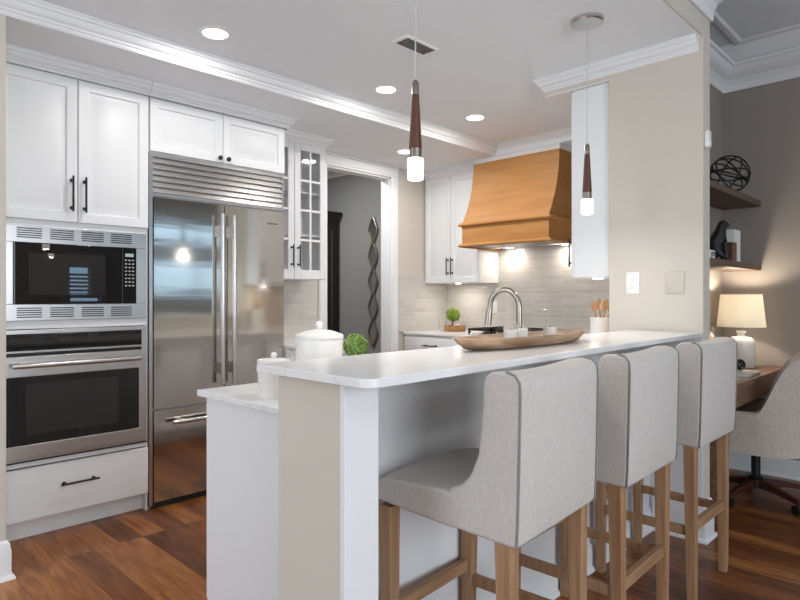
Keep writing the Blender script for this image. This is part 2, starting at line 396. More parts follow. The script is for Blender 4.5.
# doorway: casing and jambs
k = MB()
for x0, x1 in ((3.145, 3.237), (4.008, 4.10)):
    k.box(x0, x1, 4.04, 4.06, 0, 2.385).box(x0+.008 if x0 < 3.5 else x0+.02, x1-.02 if x0 < 3.5 else x1-.008, 4.032, 4.04, 0, 2.385)
k.box(3.145, 4.10, 4.04, 4.06, 2.385, 2.478).box(3.153, 4.092, 4.032, 4.04, 2.405, 2.470).box(3.137, 4.108, 4.028, 4.06, 2.478, 2.497)
k.box(3.235, 3.25, 4.06, 4.17, 0, 2.385).box(3.995, 4.01, 4.06, 4.17, 0, 2.385).box(3.235, 4.01, 4.06, 4.17, 2.37, 2.385)
struct('door_1', k, M['trim'], bevel=.003)
# hall beyond the doorway
struct('wall_hall_right', B(4.4, 4.5, 4.16, 6.5, 0, 2.73), M['greige'], smooth=0)
struct('wall_hall_end', B(2.2, 4.5, 6.4, 6.5, 0, 2.73), M['greige'], smooth=0)
struct('wall_hall_left', B(2.1, 2.2, 4.16, 6.5, 0, 2.73), M['greige'], smooth=0)
struct('ceiling.003', B(2.1, 4.5, 4.06, 6.5, 2.73, 2.8), M['ceil'], smooth=0)
trim(MB().sweep([(4.4, 4.16), (4.4, 6.4), (2.2, 6.4)], cp(2.73, .11, .08)))
area('hall_light', (3.3, 4.7, 2.70), (0, 0, 0), .3, .3, 22, (1, .98, .95), 'DISK')

# ------------------------------------------------------------------ kitchen: tall oven cabinet
FY = 3.52
t = thing('oven_cabinet', 'tall white built-in cabinet holding the microwave and wall oven', 'cabinet', (1.1, 3.8, 0))
x0, x1 = .70, 1.478
k = MB().box(x0, x0+.022, FY, 4.05, .10, 2.43).box(x1-.012, x1, FY, 4.05, .0, 2.43).box(x0+.022, x1-.012, 4.03, 4.05, .10, 2.43)
for z0, z1 in ((.098, .118), (.378, .405), (1.085, 1.128), (1.617, 1.655), (2.40, 2.43)):
    k.box(x0+.022, x1-.012, FY, 4.03, z0, z1)
k.build('body', M['white'], t, bevel=.0015)
B(x0, x1-.012, FY+.055, FY+.075, 0, .098).build('toe_kick', M['white'], t)
for a, b in ((.716, 1.0935), (1.0975, 1.475)):
    d = MB().panel((a, FY-.001, 1.650), (b-a, 0, 0), (0, 0, .772), (0, -1, 0), door_loops()).build('door', M['white'], t)
    hx = b-.03 if a < .8 else a+.03
    pull(MB(), (hx, FY-.021, 1.80), (0,0,1), (0,-1,0), .19).build('handle', M['black'], d)
d = MB().panel((.716, FY-.001, .106), (1.475-.716, 0, 0), (0, 0, .268), (0, -1, 0), [(0,0),(0,.014),(.003,.018),(.006,.019),(.012,.02)]).build('drawer', M['white'], t)
pull(MB(), (1.10, FY-.021, .262), (1,0,0), (0,-1,0), .19).build('handle', M['black'], d)
MB().sweep([(1.478, FY-.022), (x0, FY-.022)], cp(SZ-.001, .075, .05)).build('crown', M['white'], t)

# microwave with steel trim kit
t = thing('microwave', 'black built-in microwave in a steel trim kit above the wall oven', 'microwave', (1.1, 3.6, 1.13))
a, b, c, d_ = .726, 1.4665, 1.1285, 1.6165      # trim
i0, i1, j0, j1 = .796, 1.402, 1.213, 1.53
k = MB().box(a, b, FY-.014, FY-.001, c, j0).box(a, b, FY-.014, FY-.001, j1, d_).box(a, i0, FY-.014, FY-.001, j0, j1).box(i1, b, FY-.014, FY-.001, j0, j1)
tk = k.build('trim_kit', M['steel2'], t, bevel=.002)
B(i0+.003, i1-.003, FY-.013, 3.95, j0+.003, j1-.003).build('body', M['black'], t)
for zc in (1.577, 1.168):
    for i in range(4):
        xc = .868 + .152*i; m = MB()
        for q in range(5): m.box(xc-.057, xc+.057, FY-.0146, FY-.0135, zc-.024+q*.0115, zc-.0185+q*.0115)
        m.build('vent', M['dark'], tk, smooth=0)
dr = B(i0+.001, 1.318, FY-.034, FY-.014, j0+.001, j1-.001).build('door', M['glossblack'], t, bevel=.003)
MB().panel((.86, FY-.0341, 1.262), (.37, 0, 0), (0, 0, .215), (0, -1, 0), [(0, 0), (0, .0006), (.004, .0008)]).build('window', M['ovenwin'], dr)
cpn = B(1.321, i1-.001, FY-.034, FY-.014, j0+.001, j1-.001).build('control_panel', M['glossblack'], t, bevel=.003)
B(1.338, 1.384, FY-.0347, FY-.0339, 1.478, 1.496).build('display', mat('display', (.05, .06, .06), .1, emit=((.7, .85, .9), .5)), cpn, smooth=0)
first = None
for r_ in range(8):
    for c_ in range(3):
        x, z = 1.342 + c_*.0195, 1.458 - r_*.0205
        if first is None:
            first = MB().box(-.0055, .0055, -.0005, .0003, -.003, .003).build('button', M['label'], None, smooth=0); first.parent = cpn
            o = first
        else:
            o = first.copy(); COL.objects.link(o)
        o.location = Vector((x, FY-.0344, z)) - t.location
# wall oven
t = thing('wall_oven', 'stainless wall oven with black glass door below the microwave', 'oven', (1.1, 3.6, .405))
a, b, c, d_ = .726, 1.4665, .409, 1.082
B(a+.02, b-.02, FY+.0, 4.0, c, d_-.02).build('body', M['black'], t)
k = MB().box(a, b, FY-.018, FY-.001, d_-.022, d_).box(a, b, FY-.018, FY-.001, c, c+.018).box(a, a+.016, FY-.018, FY-.001, c+.018, d_-.022).box(b-.030, b, FY-.018, FY-.001, c+.018, d_-.022)
k.box(a+.016, b-.03, FY-.0175, FY-.001, .964, .975)
k.build('frame', M['steel2'], t, bevel=.002)
B(a, b, FY-.0185, FY-.001, c-.003, c+.005).build('bottom_gap_strip', M['dark'], t)  # dark strip stands in for the shaded gap under the oven
cpn = B(a+.017, b-.031, FY-.022, FY-.001, .976, d_-.023).build('control_panel', M['glossblack'], t, bevel=.002)
dx0, dx1 = a+.018, b-.034
dk = MB().box(dx0, dx1, FY-.045, FY-.019, .430, .500).box(dx0, dx1, FY-.045, FY-.019, .845, .948).box(dx0, dx0+.012, FY-.045, FY-.019, .5, .845).box(dx1-.022, dx1, FY-.045, FY-.019, .5, .845)
dr = dk.build('door', M['steel2'], t, bevel=.003)
B(dx0+.012, dx1-.022, FY-.044, FY-.02, .5, .845).build('glass', M['glossblack'], dr, smooth=0)
B(dx0+.10, dx1-.135, FY-.0448, FY-.0439, .55, .81).build('window', M['ovenwin'], dr, smooth=0)
hk = MB().cyl((dx0+.03, FY-.095, .905), (dx1-.03, FY-.095, .905), .0125, n=16)
for x in (dx0+.09, dx1-.10): hk.box(x-.02, x+.02, FY-.092, FY-.045, .893, .917)
hk.build('handle', M['steel2'], dr)

# refrigerator
t = thing('refrigerator', 'large stainless refrigerator with two doors and bottom freezer drawer', 'refrigerator', (1.95, 3.8, 0))
a, b = 1.483, 2.422
B(a, b, FY+.012, 4.04, .0, 2.098).build('body', M['steel2'], t)
k = MB()
k.box(a, b, FY-.012, FY+.012, 2.078, 2.098).box(a, a+.022, FY-.012, FY+.012, 1.865, 2.078).box(b-.012, b, FY-.012, FY+.012, 1.865, 2.078).box(a, b, FY-.012, FY+.012, 1.848, 1.865)
for q in range(6):
    z = 1.868 + q*.0352
    k.add([(a+.022, FY-.014, z), (b-.012, FY-.014, z), (b-.012, FY-.002, z+.030), (a+.022, FY-.002, z+.030), (a+.022, FY+.010, z), (b-.012, FY+.010, z), (b-.012, FY+.010, z+.030), (a+.022, FY+.010, z+.030)],
          [(0,1,2,3),(4,7,6,5),(0,4,5,1),(3,2,6,7),(0,3,7,4),(1,5,6,2)])
k.build('grille', M['steel2'], t)
def bulge_door(u0, u1, z0, z1, name):
    # gently bowed steel skin
    m = MB(); nz, nx = 14, 6; vs = []
    for i in range(nz+1):
        for j in range(nx+1):
            vs.append((u0+(u1-u0)*j/nx, FY-.020, z0+(z1-z0)*i/nz))
    fs = [(i*(nx+1)+j, i*(nx+1)+j+1, (i+1)*(nx+1)+j+1, (i+1)*(nx+1)+j) for i in range(nz) for j in range(nx)]
    m.add(vs, fs)
    m.box(u0, u1, FY-.0199, FY+.0, z0, z1)
    return m.build(name, M['steel'], t, smooth=30)
dz0, dz1 = .592, 1.838
for (u0, u1, hx) in ((a+.024, 1.960, 1.923), (1.966, b-.004, 2.005)):
    d = bulge_door(u0, u1, dz0, dz1, 'door')
    hk = MB().cyl((hx, FY-.075, .70), (hx, FY-.075, 1.775), .0135, n=16)
    for z in (.80, 1.67): hk.box(hx-.008, hx+.008, FY-.07, FY-.02, z-.035, z+.035)
    hk.build('handle', M['steel2'], d)
    if u0 > 1.9: B(2.285, 2.365, FY-.0235, FY-.020, 1.745, 1.757).build('badge', M['chrome'], d)
d = bulge_door(a+.024, b-.004, .040, .578, 'freezer_drawer')
hk = MB().cyl((1.60, FY-.072, .505), (2.30, FY-.072, .505), .0135, n=16)
for x in (1.66, 2.24): hk.box(x-.02, x+.02, FY-.07, FY-.02, .495, .515)
hk.build('handle', M['steel2'], d)
B(a+.02, b, FY+.001, FY+.012, .0, .038).build('toe_kick', M['dark'], t)
B(a, a+.02, FY-.012, FY+.012, 0.02, 1.848).build('side_trim', M['steel2'], t)

# cabinet over the refrigerator
t = thing('wall_cabinet', 'small white cabinet above the refrigerator with round knobs', 'cabinet', (1.95, 3.8, 2.102))
a, b = 1.481, 2.43
B(a, b, FY, 4.05, 2.102, 2.43).build('body', M['white'], t, bevel=.0015)
for u0, u1, kx in ((a+.004, 1.953, 1.925), (1.957, b-.004, 1.985)):
    d = MB().panel((u0, FY-.001, 2.108), (u1-u0, 0, 0), (0, 0, .312), (0, -1, 0), door_loops(.05)).build('door', M['white'], t)
    MB().tube([(kx, FY-.021, 2.135), (kx, FY-.033, 2.135), (kx, FY-.036, 2.135), (kx, FY-.046, 2.135), (kx, FY-.050, 2.135)], [.006, .006, .014, .014, .009], 16).build('knob', M['bronze'], d)
MB().sweep([(b+.022, 4.05), (b+.022, FY-.022), (a, FY-.022)], cp(SZ-.001, .075, .05)).build('crown', M['white'], t)

# glass-door cabinet, counter and base cabinet between refrigerator and doorway
GY = 3.76
t = thing('glass_cabinet', 'white wall cabinet with glass lattice doors beside the refrigerator', 'cabinet', (2.7, 3.9, 1.385))
a, b = 2.434, 2.985
k = MB().box(a, a+.018, GY, 4.045, 1.385, 2.43).box(b-.018, b, GY, 4.045, 1.385, 2.43).box(a, b, 4.03, 4.045, 1.385, 2.43).box(a, b, GY, 4.045, 1.385, 1.405).box(a, b, GY, 4.045, 2.40, 2.43)
k.build('body', M['white'], t, bevel=.0015)
for z in (1.72, 2.05): B(a+.018, b-.018, GY+.02, 4.03, z, z+.016).build('shelf', M['white'], t)
for u0, u1 in ((a+.003, 2.680), (2.684, b-.003)):
    s_ = .055; z0, z1 = 1.388, 2.425
    k = MB().box(u0, u0+s_, GY-.02, GY-.001, z0, z1).box(u1-s_, u1, GY-.02, GY-.001, z0, z1).box(u0+s_, u1-s_, GY-.02, GY-.001, z0, z0+.07).box(u0+s_, u1-s_, GY-.02, GY-.001, z1-s_, z1)
    d = k.build('door', M['white'], t, bevel=.003)
    um = (u0+u1)/2; k = MB().box(um-.008, um+.008, GY-.018, GY-.003, z0+.07, z1-s_)
    for q in range(1, 4):
        z = z0+.07 + (z1-s_-z0-.07)*q/4
        k.box(u0+s_, um-.008, GY-.018, GY-.003, z-.008, z+.008).box(um+.008, u1-s_, GY-.018, GY-.003, z-.008, z+.008)
    k.build('lattice', M['white'], d)
    B(u0+s_, u1-s_, GY-.011, GY-.008, z0+.07, z1-s_).build('pane', M['pane'], d, smooth=0)
    hx = u1-.028 if u0 < 2.6 else u0+.028
    pull(MB(), (hx, GY-.02, 1.56), (0,0,1), (0,-1,0), .17, .005).build('handle', M['black'], d)
MB().sweep([(b, 4.03), (b, GY-.022), (a+.06, GY-.022)], cp(SZ-.001, .075, .05)).build('crown', M['white'], t)
tag(B(2.428, 3.135, 3.42, 4.045, .892, .914).build('countertop', M['quartz'], bevel=.003), 'short white countertop between the refrigerator and doorway', 'countertop')
t = thing('base_cabinet', 'white base cabinet under the short counter beside the refrigerator', 'cabinet', (2.78, 3.7, 0))
B(2.432, 3.12, 3.46, 4.045, .10, .892).build('body', M['white'], t)
B(2.432, 3.12, 3.53, 3.55, 0, .10).build('toe_kick', M['white'], t)
for u0, u1 in ((2.436, 2.774), (2.778, 3.116)):
    d = MB().panel((u0, 3.459, .11), (u1-u0, 0, 0), (0, 0, .77), (0, -1, 0), door_loops()).build('door', M['white'], t)
    pull(MB(), (u1-.03 if u0 < 2.5 else u0+.03, 3.439, .75), (0,0,1), (0,-1,0), .17).build('handle', M['black'], d)

# ------------------------------------------------------------------ back run: hood, cabinets, counter, cooktop
t = thing('range_hood', 'honey wood range hood with curved front on the tiled wall', 'range hood', (4.5, 2.9, 1.68))
hy0, hy1 = 2.475, 3.345
pr = [(4.826, 2.455), (4.37, 2.455)]
for i in range(1, 11):
    s_ = i/10; z = 2.455 - (2.455-1.90)*s_
    pr.append((4.37 - .165*(s_**2.1), z))
pr += [(4.205, 1.885), (4.826, 1.885)]
MB().prism(pr, 'y', hy0, hy1).build('canopy', M['hood'], t, bevel=.003)
k = MB().box(4.205, 4.225, hy0, hy1, 1.71, 1.885).box(4.225, 4.826, hy0, hy0+.02, 1.71, 1.885).box(4.225, 4.826, hy1-.02, hy1, 1.71, 1.885)
k.build('band', M['hood'], t, bevel=.002)
def ring(z0, z1, o, name):
    pr = [(0, z0), (o*.6, z0), (o, z0+(z1-z0)*.3), (o, z0+(z1-z0)*.55), (o*.55, z1-.004), (o*.4, z1), (0, z1)]
    MB().sweep([(4.826, hy0), (4.205, hy0), (4.205, hy1), (4.826, hy1)][::-1][::-1], [(a_, b_) for a_, b_ in pr]).build(name, M['hood'], t)
B(4.38, 4.826, hy0, hy1, 2.455, 2.4995).build('filler', M['white'], t)
ring(1.872, 1.908, .026, 'moulding'); ring(1.690, 1.722, .026, 'moulding')
k = MB().box(4.23, 4.82, hy0+.022, hy1-.022, 1.715, 1.735)
for q in range(26): k.box(4.30, 4.66, hy0+.06+q*.031, hy0+.075+q*.031, 1.703, 1.715)
k.build('insert', M['steel2'], t, smooth=0)
for y in (2.62, 3.20):
    MB().lathe([(.001, 0), (.035, 0), (.035, .008), (.001, .008)], (4.73, y, 1.706), 20).build('light_lens', M['lens'], t)
    o = area('hood_lamp', (4.73, y, 1.70), (0, 0, 0), .06, .06, 1.7, WARM, 'DISK')
t = thing('corner_cabinet', 'white two-door wall cabinet left of the wood hood', 'cabinet', (4.67, 3.72, 1.385))
CX = 4.512
k = B(CX, 4.826, 3.388, 4.045, 1.385, 2.43).build('body', M['white'], t, bevel=.0015)
for u0, u1, hy in ((3.391, 3.715, 3.69), (3.719, 4.042, 3.744)):
    d = MB().panel((CX-.001, u1, 1.388), (0, u0-u1, 0), (0, 0, 1.037), (-1, 0, 0), door_loops()).build('door', M['white'], t)
    pull(MB(), (CX-.021, hy, 1.545), (0,0,1), (-1,0,0), .17).build('handle', M['black'], d)
MB().sweep([(CX-.022, 3.388), (CX-.022, 4.04)], cp(SZ-.001, .075, .05)).build('crown', M['white'], t)
MB().lathe([(.001, 0), (.028, 0), (.028, .004), (.001, .004)], (4.62, 3.72, 1.381), 20).build('puck_light', M['lens'], t)
area('puck_lamp', (4.62, 3.72, 1.372), (0, 0, 0), .05, .05, 1.3, WARM, 'DISK')
t = thing('pillar_cabinet', 'plain white wall cabinet end beside the beige pillar', 'cabinet', (3.9, 1.7, 1.365))
B(3.30, 4.50, 1.547, 1.772, 1.365, 2.484).build('body', M['white'], t, bevel=.002)
for q in range(3):
    u0 = 3.305 + q*.398
    d = MB().panel((u0+.394, 1.771, 1.37), (-.394, 0, 0), (0, 0, 1.11), (0, 1, 0), door_loops()).build('door', M['white'], t)
    pull(MB(), (u0+.03, 1.792, 1.52), (0,0,1), (0,1,0), .17).build('handle', M['black'], d)
for x in (3.42, 3.9):
    MB().lathe([(.001, 0), (.03, 0), (.03, .005), (.001, .005)], (x, 1.68, 1.360), 20).build('puck_light', M['lens'], t)
    area('puck_lamp', (x, 1.70, 1.35), (0, 0, 0), .05, .05, 1.3, WARM, 'DISK')
# counters and base cabinets
tag(B(4.175, 4.828, 2.062, 4.047, .892, .914).build('countertop', M['quartz'], bevel=.003), 'white countertop under the wood hood along the tiled wall', 'countertop')
t = thing('base_cabinet', 'white drawer cabinet run below the cooktop and hood', 'cabinet', (4.5, 3.0, 0))
B(4.205, 4.828, 2.05, 4.047, .10, .892).build('body', M['white'], t)
B(4.27, 4.29, 2.05, 4.047, 0, .10).build('toe_kick', M['white'], t)
for u0, u1 in ((2.054, 2.50), (2.504, 3.34), (3.344, 4.043)):
    for z0, z1 in ((.72, .872), (.42, .716), (.112, .416)):
        d = MB().panel((4.204, u1, z0), (0, u0-u1, 0), (0, 0, z1-z0), (-1, 0, 0), [(0,0),(0,.015),(.003,.018),(.01,.02)]).build('drawer', M['white'], t)
        pull(MB(), (4.184, (u0+u1)/2, (z0+z1)/2), (0,1,0), (-1,0,0), .17).build('handle', M['black'], d)
t = thing('cooktop', 'black gas cooktop with iron grates below the hood', 'cooktop', (4.48, 2.9, .914))
B(4.24, 4.74, 2.50, 3.32, .914, .924).build('pan', M['steel2'], t, bevel=.003)
for y0 in (2.51, 2.783, 3.056):
    k = MB()
    for x in (4.25, 4.49, 4.73-.016): k.box(x, x+.016, y0, y0+.255, .952, .972)
    for y in (y0, y0+.12, y0+.239): k.box(4.25, 4.73, y, y+.016, .952, .972)
    for x in (4.25, 4.714):
        for y in (y0, y0+.239): k.box(x, x+.016, y, y+.016, .924, .952)
    k.build('grate', M['black'], t)
    for x in (4.37, 4.61): MB().lathe([(.001, 0), (.05, 0), (.05, .012), (.035, .02), (.001, .022)], (x, y0+.127, .924), 20).build('burner', M['black'], t)

# ------------------------------------------------------------------ peninsula
t = thing('peninsula_cabinet', 'white peninsula base cabinet with plain end panel below the counter', 'cabinet', (2.2, 1.7, 0))
prof = [(1.367, 0), (1.955, 0), (1.955, .10), (2.02, .165), (2.02, .892), (1.367, .892)]
MB().prism(prof, 'x', 1.062, 1.082).build('end_panel', M['white'], t)
MB().box(1.082, 3.268, 1.367, 2.018, .10, .892).box(3.268, 4.20, 1.548, 2.018, .10, .892).build('body', M['white'], t)
B(1.082, 4.20, 1.60, 1.95, 0, .10).build('toe_kick', M['white'], t)
for q in range(6):
    u0 = 1.09 + q*.515
    d = MB().panel((u0+.51, 2.0175, .112), (-.51, 0, 0), (0, 0, .765), (0, 1, 0), door_loops()).build('door', M['white'], t)
    pull(MB(), (u0+.04, 2.038, .76), (0,0,1), (0,1,0), .17).build('handle', M['black'], d)
tag(MB().prism([(1.038,1.367),(3.268,1.367),(3.268,1.548),(4.826,1.548),(4.826,2.048),(1.038,2.048)], 'z', .892, .914).build('countertop', M['quartz'], bevel=.003), 'lower white countertop of the peninsula behind the raised bar', 'countertop')
# raised bar top with clipped round corner
c = []
bx0, bx1, by0, by1 = .890, 3.268, .968, 1.418
for i in range(7):
    an = PI + PI/2*i/6; c.append((bx0+.035+.035*math.cos(an), by0+.035+.035*math.sin(an)))
c += [(bx1, by0+.068), (bx1, by1), (bx0, by1)]
tag(MB().prism(c, 'z', 1.046, 1.068).build('bar_counter', M['quartz'], bevel=.003), 'long raised white quartz bar top in front of the stools', 'bar counter')
# faucet
t = thing('faucet', 'tall brushed nickel gooseneck faucet behind the wooden tray', 'faucet', (2.25, 1.47, .914))
MB().lathe([(.001, 0), (.028, 0), (.028, .012), (.02, .02), (.018, .09), (.001, .09)], (2.25, 1.47, .914), 20).build('base', M['chrome'], t)
pts = [(2.25, 1.47, 1.0)]
pts += [(2.25, 1.47, 1.205)]
for i in range(1, 13):
    an = PI*i/12; pts.append((2.25-.02*(1-math.cos(an)), 1.47+.064*(1-math.cos(an)), 1.205+.078*math.sin(an)))
pts.append((2.209, 1.600, 1.19))
MB().tube(pts, .0125, 14).build('spout', M['chrome'], t)
MB().cyl((2.209, 1.600, 1.195), (2.205, 1.606, 1.125), .0145, .017, 16).build('spray_head', M['chrome'], t)
MB().cyl((2.25, 1.47, .97), (2.32, 1.47, 1.0), .006, n=10).build('lever', M['chrome'], t)

# ------------------------------------------------------------------ lights in the ceiling
cans = [((1.52, 2.80), CZ), ((2.70, 2.77), CZ), ((3.59, 2.73), CZ), ((3.71, 3.57), SZ)]
lab = ['round recessed ceiling light nearest the oven cabinet, largest in the photo', 'middle round recessed ceiling light beside the wall of white crown',
       'round recessed ceiling light nearest the wood range hood', 'recessed light in the lower soffit partly behind the near pendant']
for ((x, y), z), l_ in zip(cans, lab):
    r = thing('recessed_light', l_, 'ceiling light', (x, y, z), 'recessed ceiling lights')
    rad = .07
    MB().lathe([(rad*.86, -.0005), (rad*.9, -.006), (rad*1.12, -.004), (rad*1.16, -.0002)], (x, y, z), 32).build('trim_ring', M['whiteplastic'], r)
    MB().lathe([(.001, -.0015), (rad*.86, -.0015), (rad*.86, -.0045), (.001, -.0045)], (x, y, z), 32).build('lens', M['lens'], r)
    area('can_lamp', (x, y, z-.01), (0, 0, 0), .12, .12, 8, (1, .97, .935), 'DISK')
# fill lamps added above and behind the camera, without fixtures
for x, y in ((-.8, -1.6), (1.4, -1.8)):
    area('room_fill_lamp', (x, y, LZ-.015), (0, 0, 0), .14, .14, 9, (1, .95, .89), 'DISK')
# ceiling vent
t = thing('ceiling_vent', 'white slotted air vent in the kitchen ceiling', 'vent', (2.33, 2.17, CZ))
MB().panel((2.215, 2.235, CZ), (.25, 0, 0), (0, -.12, 0), (0, 0, -1), [(0, 0), (.006, .006), (.022, .007)]).build('frame', M['whiteplastic'], t)
k = MB()
for q in range(6): k.box(2.235, 2.445, 2.133+q*.0145, 2.142+q*.0145, CZ-.0095, CZ-.0072)
k.build('slots', mat('vent_grey', (.10, .10, .10), .7), t, smooth=0)

# pendants
def pendant():
    r = thing('pendant_light', 'slim walnut pendant on a long cord nearest the camera, over the bar end', 'pendant light', (0, 0, 0), 'pendant lights over the bar')
    MB().lathe([(.001, 0), (.078, 0), (.078, -.014), (.072, -.022), (.001, -.024)], (0, 0, CZ), 36).build('canopy', M['steel2'], r)
    MB().cyl((0,0,CZ-.02), (0,0,1.99), .0022, n=8).build('cord', mat('cord', (.55,.55,.55), .4), r)
    MB().lathe([(.001, 1.992), (.006, 1.99), (.012, 1.98), (.0125, 1.935), (.001, 1.935)], (0,0,0), 20).build('cap', M['chrome'], r)
    MB().lathe([(.001, 1.94), (.0125, 1.94), (.0225, 1.755), (.001, 1.755)], (0,0,0), 24).build('wood_body', M['pendwood'], r)
    MB().lathe([(.001, 1.756), (.021, 1.756), (.022, 1.722), (.001, 1.722)], (0,0,0), 24).build('collar', M['chrome'], r)
    MB().lathe([(.001, 1.722), (.026, 1.722), (.0275, 1.716), (.0275, 1.656), (.025, 1.650), (.001, 1.650)], (0,0,0), 24).build('shade', M['led'], r)
    return r
p1 = pendant(); p2 = copy_tree(p1)
p1.location = (1.50, 1.395, 0); p2.location = (2.705, 1.383, 0)
p2['label'] = 'slim walnut pendant on a long cord farther away, in front of the pillar'
for p in (p1, p2): area('pendant_lamp', (p.location.x, p.location.y, 1.645), (0, 0, 0), .045, .045, 3.0, (1, .95, .88), 'DISK')

# ------------------------------------------------------------------ bar stools
def stool():
    r = thing('bar_stool', '', 'bar stool', (0, 0, 0), 'linen bar stools along the raised bar')
    W = .235
    # seat cushion
    pr = [(.185, .645), (.185, .748), (.42, .736), (.448, .728), (.464, .712), (.468, .69), (.466, .664)]
    def fs(x, y, z, s_):
        q = 2*s_-1
        if z > .725: z += .010*(1-q*q) - .006*abs(q)**4
        return (x, y, z)
    MB().prism(pr, 'x', -W, W, 10, fs).build('seat', M['fabric'], r, bevel=.010, seg=3)
    # back with side wings sweeping into the seat
    pr = [(0, .638), (-.003, .70), (-.007, .85), (-.010, 1.01), (-.008, 1.040), (.004, 1.056), (.035, 1.062), (.074, 1.058), (.092, 1.046), (.098, 1.02), (.103, .93), (.113, .850), (.136, .795), (.165, .764), (.205, .748), (.21, .648)]
    def fb(x, y, z, s_):
        q = 2*s_-1
        if y < .045 and z > .66: y += .012*(q*q) - .012
        if z > 1.0: z += .010*(abs(q)**2) - .004
        if z > .8: x *= 1 - .02*(z-.8)
        return (x, y, z)
    bk = MB().prism(pr, 'x', -W, W, 12, fb).build('backrest', M['fabric'], r, bevel=.012, seg=3)
    for sx in (-1, 1):
        x = sx*(W-.002)
        MB().tube([(x, 0, .643), (x, -.003, .70), (x, -.007, .85), (x*.996, -.010, 1.01), (x*.995, -.008, 1.042), (x*.99, .006, 1.060), (x*.99, .03, 1.067)], .0028, 8).build('piping', M['piping'], bk)
        for (cy, y2) in ((.042, .038), (.430, .432)):
            MB().taper((sx*(W-.034), y2, 0, .017, .017), (sx*(W-.026), cy, .65, .0225, .0225)).build('leg', M['oak'], r, bevel=.003)
    k = MB()
    B(-W+.052, W-.052, .027, .050, .288, .328).build('rear_stretcher', M['oak_h'], r, bevel=.002)
    B(-W+.052, W-.052, .421, .444, .322, .360).build('footrest', M['oak_h'], r, bevel=.002)
    for sx in (-1, 1): B(sx*(W-.031)-.011, sx*(W-.031)+.011, .062, .411, .272, .308).build('side_stretcher', M['oak'], r, bevel=.002)
    return r
s1 = stool(); s2 = copy_tree(s1); s3 = copy_tree(s1)
for s_, x, a_, l_ in ((s1, 1.460, 4, 'grey linen bar stool nearest the camera, at the bar end'),
                  (s2, 2.095, 2, 'middle grey linen bar stool of the three at the bar'),
                  (s3, 2.79, 0, 'farthest grey linen bar stool, beside the beige pillar')):
    s_.location = (x, .825, 0); s_.rotation_euler = (0, 0, R(a_)); s_['label'] = l_

# ------------------------------------------------------------------ things on the bar and counters
t = thing('dough_bowl', 'long boat-shaped wooden bowl lying on the white bar', 'bowl', (2.0, 1.25, 1.068))
def boat(L, W_, z, n=40, ex=2.4):
    out = []
    for i in range(n):
        an = 2*PI*i/n; ca, sa = math.cos(an), math.sin(an)
        out.append((1.965 + L*math.copysign(abs(ca)**(2/ex*1.25), ca), 1.25 + W_*math.copysign(abs(sa)**(2/ex*1.1), sa), z + .004*abs(ca)**6))
    return out
MB().loft([boat(.355, .062, 1.0685), boat(.375, .078, 1.073), boat(.405, .092, 1.092), boat(.425, .10, 1.108), boat(.420, .097, 1.110), boat(.39, .085, 1.098), boat(.34, .066, 1.083), boat(.29, .055, 1.080)]).build('bowl', M['traywood'], t)
for nm, (x, y), l_ in (('a', (1.835, 1.235), 'short white candle in a clear glass, left one in the wooden bowl'),
                       ('b', (1.955, 1.270), 'short white candle in a clear glass, middle one in the wooden bowl'),
                       ('c', (2.115, 1.238), 'short white candle in a clear glass, right one in the wooden bowl')):
    r = thing('candle', l_, 'candle', (x, y, 1.0815), 'candles in the wooden bowl')
    MB().lathe([(.001, 0), (.025, 0), (.027, .003), (.028, .066), (.0262, .066), (.0252, .006), (.001, .005)], (x, y, 1.0815), 28).build('glass_holder', M['glass'], r)
    MB().lathe([(.001, .0062), (.0245, .0062), (.0245, .046), (.022, .049), (.001, .047)], (x, y, 1.0815), 28).build('wax', M['wax'], r)
    MB().cyl((x, y, 1.128), (x, y, 1.138), .001, n=6).build('wick', M['black'], r)
def canister(x, y, rad, h, lidh, knob, label):
    r = thing('canister', label, 'canister', (x, y, .914))
    MB().lathe([(.001, 0), (rad*.97, 0), (rad, .006), (rad, h-.008), (rad*.98, h), (.001, h)], (x, y, .914), 40).build('jar', M['ceramic'], r)
    z = h
    MB().lathe([(.001, z), (rad*1.03, z), (rad*1.05, z+.006), (rad*1.02, z+.014), (rad*.9, z+lidh*.55), (rad*.6, z+lidh*.85), (rad*.25, z+lidh), (knob*.5, z+lidh+.004), (knob*.55, z+lidh+knob*.4), (knob*.9, z+lidh+knob*.8), (knob*1.05, z+lidh+knob*1.4), (knob*.75, z+lidh+knob*2.1), (.001, z+lidh+knob*2.35)], (x, y, .914), 40).build('lid', M['ceramic'], r)
canister(1.395, 1.79, .087, .182, .032, .014, 'large white lidded ceramic canister behind the bar corner')
canister(1.145, 1.715, .053, .112, .016, .010, 'small white lidded ceramic canister at the lower counter end')
def leafball(c, rad, n, size, rz=1.0, seed=1):
    rnd = random.Random(seed); m = MB()
    for i in range(n):
        z = 1-2*(i+.5)/n; an = i*2.399963; q = math.sqrt(1-z*z)
        d = Vector((q*math.cos(an), q*math.sin(an), z)); rr = rad*(.82+.2*rnd.random())
        p = Vector(c) + Vector((d.x*rr, d.y*rr, d.z*rr*rz))
        t1 = (d.orthogonal().normalized()); t1.rotate(Matrix.Rotation(rnd.random()*6.28, 3, d)); t2 = d.cross(t1)
        out = d*(.5*size); s_ = size*(.7+.6*rnd.random())
        m.add([p - t1*s_*.15, p + t2*s_*.45 + out*.6, p + t1*s_ + out, p - t2*s_*.45 + out*.6], [(0,1,2,3)])
    return m
t = thing('topiary', 'round green boxwood ball standing behind the big white canister', 'plant', (1.70, 1.93, .914))
MB().lathe([(.001, 0), (.035, 0), (.042, .075), (.038, .075), (.036, .068), (.001, .066)], (1.70, 1.93, .914), 24).build('pot', M['ceramic'], t)
